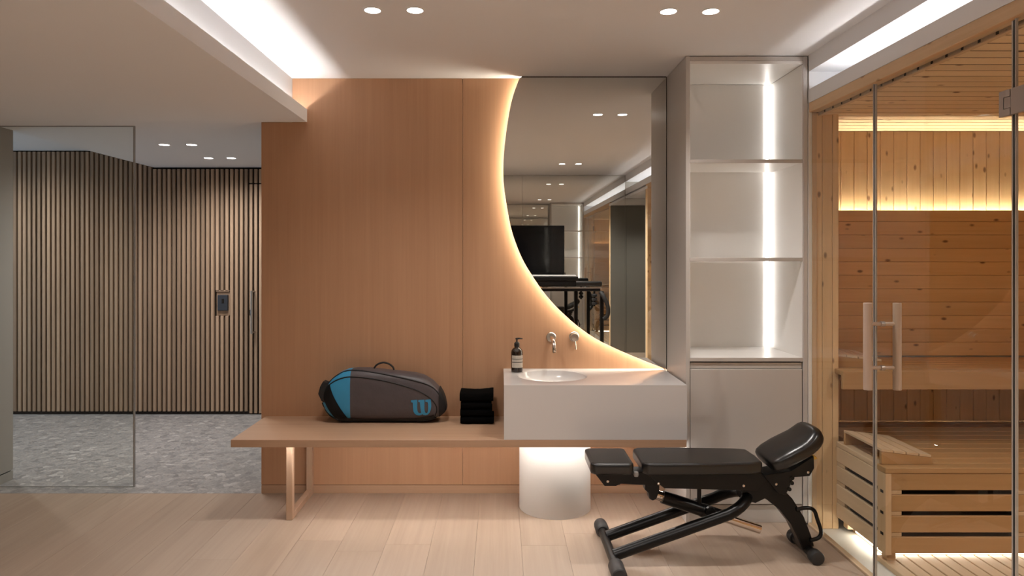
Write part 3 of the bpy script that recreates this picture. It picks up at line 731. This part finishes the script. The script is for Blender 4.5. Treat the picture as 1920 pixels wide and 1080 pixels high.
# raised seat pad: loft along its tilted axis
ang = math.radians(29); ax, nx = Vector((math.cos(ang), 0, math.sin(ang))), Vector((-math.sin(ang), 0, math.cos(ang)))
P0 = Vector((1.318, YG, .443)); rings = []
for s, wd, t0, t1 in ((0.0, .085, .010, .040), (.005, .108, -.006, .052), (.018, .124, -.014, .060), (.05, .134, -.020, .066), (.11, .138, -.024, .068), (.17, .136, -.026, .066), (.205, .130, -.026, .066), (.235, .122, -.024, .072), (.258, .114, -.020, .078), (.278, .104, -.012, .078), (.293, .09, 0.0, .070), (.302, .07, .012, .060), (.306, .05, .022, .050)):
    r = []; hc, hh = (t0+t1)/2, (t1-t0)/2
    for k in range(36):
        a = 2*PI*k/36; c, sn = math.cos(a), math.sin(a)
        r.append(P0 + ax*s + Vector((0, wd*math.copysign(abs(c)**.55, c), 0)) + nx*(hc+hh*math.copysign(abs(sn)**.7, sn)))
    rings.append(r)
bm = bmesh.new(); loft(bm, rings); obj('seat_pad', bm, M['vinyl'], gb, smooth=80)
K = M['blacksteel']
obj('pad_tray', bprism([(.452, .4365), (.642, .4365), (.60, .385), (.56, .368), (.505, .368)], YG-.085, YG+.085, 'y', .003), K, gb)
obj('pad_tray', bprism([(.700, .4365), (1.255, .4365), (1.285, .40), (1.24, .350), (.79, .362)], YG-.10, YG+.10, 'y', .003), K, gb)
obj('main_beam', bprism([(.50, .425), (1.24, .420), (1.26, .34), (.52, .367)], YG-.045, YG+.045, 'y', .004), K, gb)
# front stabilizer
obj('front_stabilizer', btube([(.540, 3.10, .036), (.536, 3.66, .036)], .022, 18), K, gb, smooth=40)
for y0, y1 in ((3.072, 3.20), (3.58, 3.685)):
    bm = lathe([(.030, 0), (.0345, .004), (.0355, .02), (.0355, y1-y0-.012), (.027, y1-y0), (.022, y1-y0+.001)] if y0 < 3.3 else [(.022, -.001), (.027, 0), (.0355, .012), (.0355, y1-y0-.02), (.034, y1-y0-.004), (.029, y1-y0)], (.539, y0, .036), 'y', 26)
    obj('end_grip', bm, M['rubber'], gb, smooth=40)
# U shaped frame tube
dv = Vector((.56, 0, .20)).normalized(); r_u = .112
A, B = Vector((.548, YG-r_u, .046)), Vector((.548, YG+r_u, .046)); ln = .585
pts = [A, A+dv*ln*.5, A+dv*ln]
Cn = Vector((A.x, YG, A.z)) + dv*ln
for k in range(1, 12):
    t = -PI/2 + PI*k/12; pts.append(Cn + dv*(.125*math.cos(t)) + Vector((0, r_u*math.sin(t), .018*math.cos(t))))
pts += [B+dv*ln, B+dv*ln*.5, B]
obj('frame_tube', btube(pts, .0275, 16), K, gb, smooth=50)
# rear leg: flat curved arm
cl = [(1.21, .385, .060), (1.27, .362, .056), (1.335, .325, .048), (1.405, .262, .042), (1.462, .180, .037), (1.497, .10, .033), (1.516, .045, .030)]
up, dn = [], []
for i, (a, b, hw) in enumerate(cl):
    p, q = cl[max(i-1, 0)], cl[min(i+1, len(cl)-1)]; tx, tz = q[0]-p[0], q[1]-p[1]; l = math.hypot(tx, tz)
    up.append((a-tz/l*hw, b+tx/l*hw)); dn.append((a+tz/l*hw, b-tx/l*hw))
obj('rear_leg', bprism(up+dn[::-1], YG-.035, YG+.035, 'y', .006), K, gb)
obj('rear_stabilizer', btube([(1.520, 3.29, .034), (1.520, 3.53, .034)], .024, 18), K, gb, smooth=40)
for y0, y1 in ((3.262, 3.315), (3.505, 3.555)):
    obj('wheel', lathe([(.024, 0), (.031, .002), (.0335, .008), (.0335, y1-y0-.008), (.031, y1-y0-.002), (.024, y1-y0)], (1.520, y0, .0335), 'y', 26), M['rubber'], gb, smooth=40)
obj('carry_handle', btube(catmull([(1.452, YG-.04, .238), (1.50, YG-.04, .246), (1.538, YG-.04, .236), (1.556, YG-.04, .19), (1.574, YG-.04, .13), (1.562, YG-.04, .10), (1.52, YG-.04, .086)], 5), .0095, 10), K, gb, smooth=50)
obj('seat_bracket', bprism([(1.418,.434),(1.530,.505),(1.532,.447),(1.510,.408),(1.430,.402),(1.413,.356),(1.392,.315),(1.355,.325),(1.285,.412)], YG-.06, YG+.06, 'y', .003), K, gb)
bm = bmesh.new()
for a, b in ((1.424, .40), (1.422, .375), (1.410, .345)): tube(bm, [(a, YG-.064, b), (a, YG+.064, b)], .010, 10)
obj('ratchet_teeth', bm, K, gb, smooth=40)
obj('hinge_bracket', bprism([(1.175,.425),(1.285,.42),(1.345,.375),(1.33,.31),(1.25,.272),(1.185,.285)], YG-.048, YG+.048, 'y', .004), K, gb)
# telescopic strut
s0, s1 = Vector((.752, YG, .305)), Vector((1.285, YG-.01, .130)); sv = s1-s0
obj('strut_sleeve', btube([s0+sv*.10, s0+sv*.66], .032, 18), K, gb, smooth=40)
lab(obj('strut_rod', btube([s0+sv*.005, s0+sv*.12], .024, 18), M['chrome'], gb, smooth=40), 'chrome upper rod')
lab(obj('strut_rod', btube([s0+sv*.60, s1], .0225, 18), M['chrome'], gb, smooth=40), 'chrome lower rod end')
obj('strut_yoke', bprism([(.715,.372),(.785,.372),(.785,.325),(.770,.285),(.752,.275),(.735,.285),(.730,.315),(.712,.330)], YG-.028, YG+.028, 'y', .006), K, gb)
obj('locking_pin', btube([(.985, YG-.01, .365), (.985, YG-.01, .255)], .011, 12), K, gb, smooth=40)
obj('clamp_collar', btube([s0+sv*.46, s0+sv*.52], .034, 18), K, gb, smooth=40)
obj('clamp_knob', lathe([(.012, 0), (.024, -.004), (.026, -.012), (.024, -.026), (.010, -.03)], (1.03, YG-.026, .228), 'y', 20), K, gb, smooth=40)
for a, b, yy in ((.520,.392,YG-.0865),(.762,.386,YG-.1015),(1.172,.376,YG-.1015),(1.345,.370,YG-.0615),(1.500,.428,YG-.0615),(.795,.292,YG-.028)):
    lab(obj('bolt', lathe([(.0065, 0), (.0065, -.003), (.004, -.005), (0, -.0052)], (a, yy, b), 'y', 12), M['chrome'], gb, smooth=40), 'silver bolt head')
lab(obj('pad_knob', lathe([(.010, -.01), (.013, 0), (.010, .012), (0, .015)], (.655, YG-.10, .430), 'z', 14), M['greyplastic'], gb, smooth=50), 'grey knob between the pads')
lab(obj('pull_tab', bprism([(1.524,.482),(1.552,.476),(1.566,.482),(1.560,.492),(1.540,.497),(1.526,.494)], YG-.02, YG+.02, 'y', .002), M['yellow'], gb), 'yellow pull tab')

# ================================================================== sauna benches
# upper bench with backrest
UB = thing('sauna_upper_bench', 'upper sauna bench with a knotty board backrest and light glowing above it', 'bench', (2.7, 4.0, 0.40))
ux0, ux1, uz = 1.852, 3.58, 0.860
y = 3.712
for k in range(6):
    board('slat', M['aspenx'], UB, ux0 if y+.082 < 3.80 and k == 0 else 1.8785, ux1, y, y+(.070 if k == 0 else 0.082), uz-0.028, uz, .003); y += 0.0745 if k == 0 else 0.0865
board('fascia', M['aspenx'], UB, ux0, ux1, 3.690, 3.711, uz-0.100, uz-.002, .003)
for xx in (1.90, 2.70, 3.50):
    board('bearer', M['aspeny'], UB, xx+.01, xx+.05, 3.7115, 4.27, uz-0.075, uz-.0285)
BR = UB
z = 1.766
for k in range(11):
    h = 0.070 if k == 0 else 0.083
    if z-h < uz: h = z-uz-.001
    if h > 0.01: board('backrest_board', M['pinex'], BR, 1.8785, ux1, 4.222, 4.238, z-h+.001, z, .003)
    z -= h
board('blackout_board', M['dark'], BR, 1.88, ux1, 4.2385, 4.2425, 0.87, 1.712)  # added dark sheet, stops strip light leaking between the backrest boards
for xx in (1.90, 2.70, 3.50): board('batten', M['piney'], BR, xx, xx+.04, 4.243, 4.279, 0.87, 1.70)
obj('led_strip', bbox(1.885, ux1, 4.262, 4.276, 1.716, 1.722), M['led_sb'], BR)
# lower bench
LB = thing('sauna_lower_bench', 'wide lower sauna bench with gapped board front and slatted top', 'bench', (2.7, 3.8, 0))
lx, ly, lz = 1.862, 3.300, 0.457
y = ly+.002
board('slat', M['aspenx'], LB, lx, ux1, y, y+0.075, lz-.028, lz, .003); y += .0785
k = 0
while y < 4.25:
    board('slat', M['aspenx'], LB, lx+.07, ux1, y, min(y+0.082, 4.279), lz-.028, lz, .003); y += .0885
board('blackout_board', M['dark'], LB, lx+.03, ux1, ly+.09, 4.279, lz-.033, lz-.0285)  # added dark sheet, blocks light from below the top slats
board('edge_board', M['aspeny'], LB, lx, lx+.068, ly+.08, 3.784, lz-.028, lz, .003)
for k in range(4):
    zt = lz-.030-k*0.1025
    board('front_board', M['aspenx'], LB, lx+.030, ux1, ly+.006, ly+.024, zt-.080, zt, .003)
    board('end_board', M['aspeny'], LB, lx, lx+.018, ly+.072, 3.784, zt-.080, zt, .003)
    if k < 3:
        board('spacer', M['aspenz'], LB, lx+.031, lx+.085, ly+.010, ly+.024, zt-.1020, zt-.0805)
        board('spacer', M['aspenz'], LB, lx+.64, lx+.70, ly+.010, ly+.024, zt-.1020, zt-.0805)
        board('spacer', M['aspeny'], LB, lx+.004, lx+.018, ly+.40, 3.783, zt-.1020, zt-.0805)
board('corner_post', M['aspenz'], LB, lx, lx+.030, ly, ly+.070, 0.035, lz-.029, .002)
for k in range(3):
    zt = lz-.030-k*0.1025
    obj('slot', bbox(lx-.0006, lx+.0002, ly+.018, ly+.044, zt-.0985, zt-.0845), M['gap'], LB)
for xx, yy in ((1.887, 3.334), (1.887, 3.71), (2.70, 3.334), (3.5, 3.334)):
    board('foot', M['aspenz'], LB, xx, xx+.045, yy, yy+.045, -.0038, lz-.0335)
board('kick_board', M['aspenx'], LB, 1.95, 3.58, 3.405, 3.420, -.03, 0.40)
board('kick_board', M['aspeny'], LB, 1.935, 1.949, 3.43, 3.75, -.03, 0.40)
obj('led_strip', bbox(1.926, 1.931, 3.42, 3.70, -.015, 0.012), M['led_sf'], LB)
obj('led_strip', bbox(1.955, 3.55, 3.398, 3.402, -.002, 0.014), M['led_sf'], LB)
board('blackout_board', M['dark'], LB, lx+.086, 3.58, ly+.048, ly+.053, .098, lz-.034)  # added dark sheet, its colour gives the front gaps their deep shade
board('blackout_board', M['dark'], LB, lx+.040, lx+.045, ly+.075, 3.78, .098, lz-.034)  # likewise added, darkens the gaps of the end boards
board('led_light_stop', M['aspenx'], LB, lx+.086, 3.58, ly+.0245, ly+.053, .086, .0975)  # added unseen board, keeps floor strip light out of the front gaps
board('led_light_stop', M['aspeny'], LB, lx+.0185, lx+.045, ly+.10, 3.70, .086, .0975)  # added unseen board, does the same at the bench end
# head rests
def headrest(x, y, z, rz, label):
    t = thing('sauna_headrest', label, 'headrest', (x, y, z), 'wooden sauna headrests')
    W, D, h0, h1 = .25, .37, .064, .034
    def loc(o): return o
    objs = []
    for yy in (0, D-.02):
        objs.append(obj('side_rail', bprism([(0, .0), (W, .0), (W, h1), (0, h0)], yy, yy+.02, 'y', .0015), M['aspenx']))
    for k in range(4):
        a = k*W/4; b = a+W/4-.006; za, zb2 = h0+(h1-h0)*a/W, h0+(h1-h0)*b/W
        objs.append(obj('slat', bprism([(a, za+.001), (b, zb2+.001), (b, zb2+.013), (a, za+.013)], 0, D, 'y', .0015), M['aspeny']))
    for o in objs:
        o.parent = t
    t.rotation_euler.z = rz
headrest(1.872, 3.352, lz+.0008, 0.0, 'wedge headrest of pale wood on the lower sauna bench corner')
headrest(1.875, 3.82, uz+.0008, -0.12, 'wedge headrest of pale wood on the upper sauna bench, left end')

# ================================================================== sauna glass front
gy0, gy1 = 1.706, 1.714
p1 = thing('glass_screen', 'narrow fixed glass pane between the pine post and the sauna door', 'glass panel', (XS, 3.4, 0))
obj('pane', bbox(gy0, gy1, 3.126, 3.775, .009, 2.270), M['glass'], p1)
obj('polished_edge', bbox(gy0, gy1, 3.1205, 3.1258, .009, 2.268), M['glassedge2'], p1)
dg = thing('glass_door', 'clear glass sauna door with bar handles on both faces', 'door', (XS, 2.69, 0))
obj('pane', bbox(gy0, gy1, 2.278, 3.104, .014, 2.264), M['glass'], dg)
obj('polished_edge', bbox(gy0, gy1, 3.1042, 3.1100, .014, 2.264), M['glassedge2'], dg)
obj('polished_edge', bbox(gy0, gy1, 2.2720, 2.2778, .014, 2.264), M['glassedge2'], dg)
obj('door_seal', bbox(gy0+.001, gy1-.001, 3.1102, 3.1180, .014, 2.264), M['glassedge'], dg)
obj('door_seal', bbox(gy0+.001, gy1-.001, 2.2650, 2.2718, .014, 2.264), M['glassedge'], dg)
yh = 3.055
for xx, nm in ((XS-.066, 'outer'), (XS+.066, 'inner')):
    obj('handle', lathe([(.016, 0), (.0178, .002), (.0178, .388), (.016, .390)], (xx, yh, .882), 'z', 24), M['handlewood'], dg, smooth=40)
for zz_ in (1.178, 0.982):
    obj('standoff', btube([(XS-.066, yh, zz_), (XS+.066, yh, zz_)], .0085, 14), M['handlewood'], dg, smooth=40)
    obj('washer', btube([(XS-.009, yh, zz_), (XS+.009, yh, zz_)], .012, 16), M['hinge'], dg, smooth=40)
for zc_ in (1.993, 0.30):
    hg = obj('hinge', bprism([(2.318, zc_-.043), (2.2685, zc_-.043), (2.2685, zc_-.020), (2.298, zc_-.020), (2.298, zc_+.020), (2.2685, zc_+.020), (2.2685, zc_+.043), (2.318, zc_+.043)], 1.693, 1.7058, 'x'), M['hinge'], dg)
    obj('knuckle', bbox(1.693, 1.7058, 2.2660, 2.2945, zc_-.018, zc_+.018), M['hinge'], hg)
p2 = thing('glass_screen', 'fixed glass pane at the right edge carrying the door hinge', 'glass panel', (XS, 1.4, 0))
obj('pane', bbox(gy0, gy1, 0.532, 2.258, .009, 2.270), M['glass'], p2)
obj('polished_edge', bbox(gy0, gy1, 2.2582, 2.2630, .009, 2.268), M['glassedge2'], p2)
for zc_ in (1.993, 0.30):
    obj('hinge_plate', bbox(1.693, 1.7058, 2.165, 2.2655, zc_-.043, zc_+.043, .001), M['hinge'], p2)

# ================================================================== things seen in the mirror
tv = thing('television', 'black flat television on the rear wall, seen in the mirror', 'television', (0.255, YR+.05, 1.22))
obj('casing', bbox(-.36, .87, YR+.025, YR+.06, 1.215, 1.905, .004, 2), M['pump'], tv)
obj('screen', bbox(-.35, .86, YR+.0602, YR+.0615, 1.230, 1.895), M['tvblack'], tv)
obj('wall_bracket', bbox(.05, .45, YR+.0065, YR+.0248, 1.40, 1.70), M['gap'], tv)
YE = -0.20
em = thing('exercise_machine', 'black exercise machine with grey topped console and long rail, seen in the mirror', 'exercise machine', (.75, YE, 0))
obj('console', bprism([(-.10, 1.185), (.02, 1.185), (.02, 1.232), (-.10, 1.238)], .20, .965, 'x', .006), M['blacksteel'], em)
bm = bprism([(YE+.075-.0, 1.196), (YE+.081, 1.196), (YE+.081, 1.240), (YE+.02, 1.250), (YE-.05, 1.252), (YE-.05, 1.246), (YE+.075, 1.232)], .20, .955, 'x', .002)
obj('console_top', bm, M['greyplastic'], em)
obj('console_body', bbox(.20, .955, YE-.06, YE+.072, 1.105, 1.195, .012, 3), M['blacksteel'], em)
obj('padded_rail', bbox(.25, 1.285, YE-.05, YE+.05, 1.105, 1.172, .022, 4), M['vinyl'], em, smooth=50)
obj('rail_trim', bbox(.25, 1.275, YE+.030, YE+.056, 1.082, 1.094), M['steel'], em)
obj('cross_beam', bbox(.22, 1.26, YE-.03, YE+.05, 1.045, 1.081, .004), M['blacksteel'], em)
for xx, zz2 in ((.935, 0.0), (1.262, 0.0), (.30, 0.0)):
    obj('upright', bbox(xx, xx+.045, YE-.03, YE+.03, zz2+.04, 1.044, .006), M['blacksteel'], em)
obj('base_rail', bbox(.22, .36, YE-.35, YE+.10, 0.0, .04, .006), M['blacksteel'], em)
obj('base_rail', bbox(1.20, 1.34, YE-.35, YE+.10, 0.0, .04, .006), M['blacksteel'], em)
obj('base_beam', bbox(.37, 1.19, YE-.06, YE-.01, 0.005, .04, .004), M['blacksteel'], em)
bm = btube(catmull([(1.255, YE+.06, 1.04), (1.30, YE+.09, .97), (1.345, YE+.10, .86), (1.345, YE+.10, .75), (1.30, YE+.08, .70)], 6), .026, 12)
obj('grip', bm, M['rubber'], em, smooth=50)
for zz2 in (.995, .945, .895):
    obj('adjust_knob', lathe([(.02, -.02), (.034, -.012), (.034, .012), (.02, .02)], (1.185, YE+.05, zz2), 'z', 16), M['rubber'], em, smooth=40)
obj('adjust_post', btube([(1.185, YE+.045, 1.045), (1.185, YE+.045, .86)], .013, 10), M['blacksteel'], em, smooth=40)
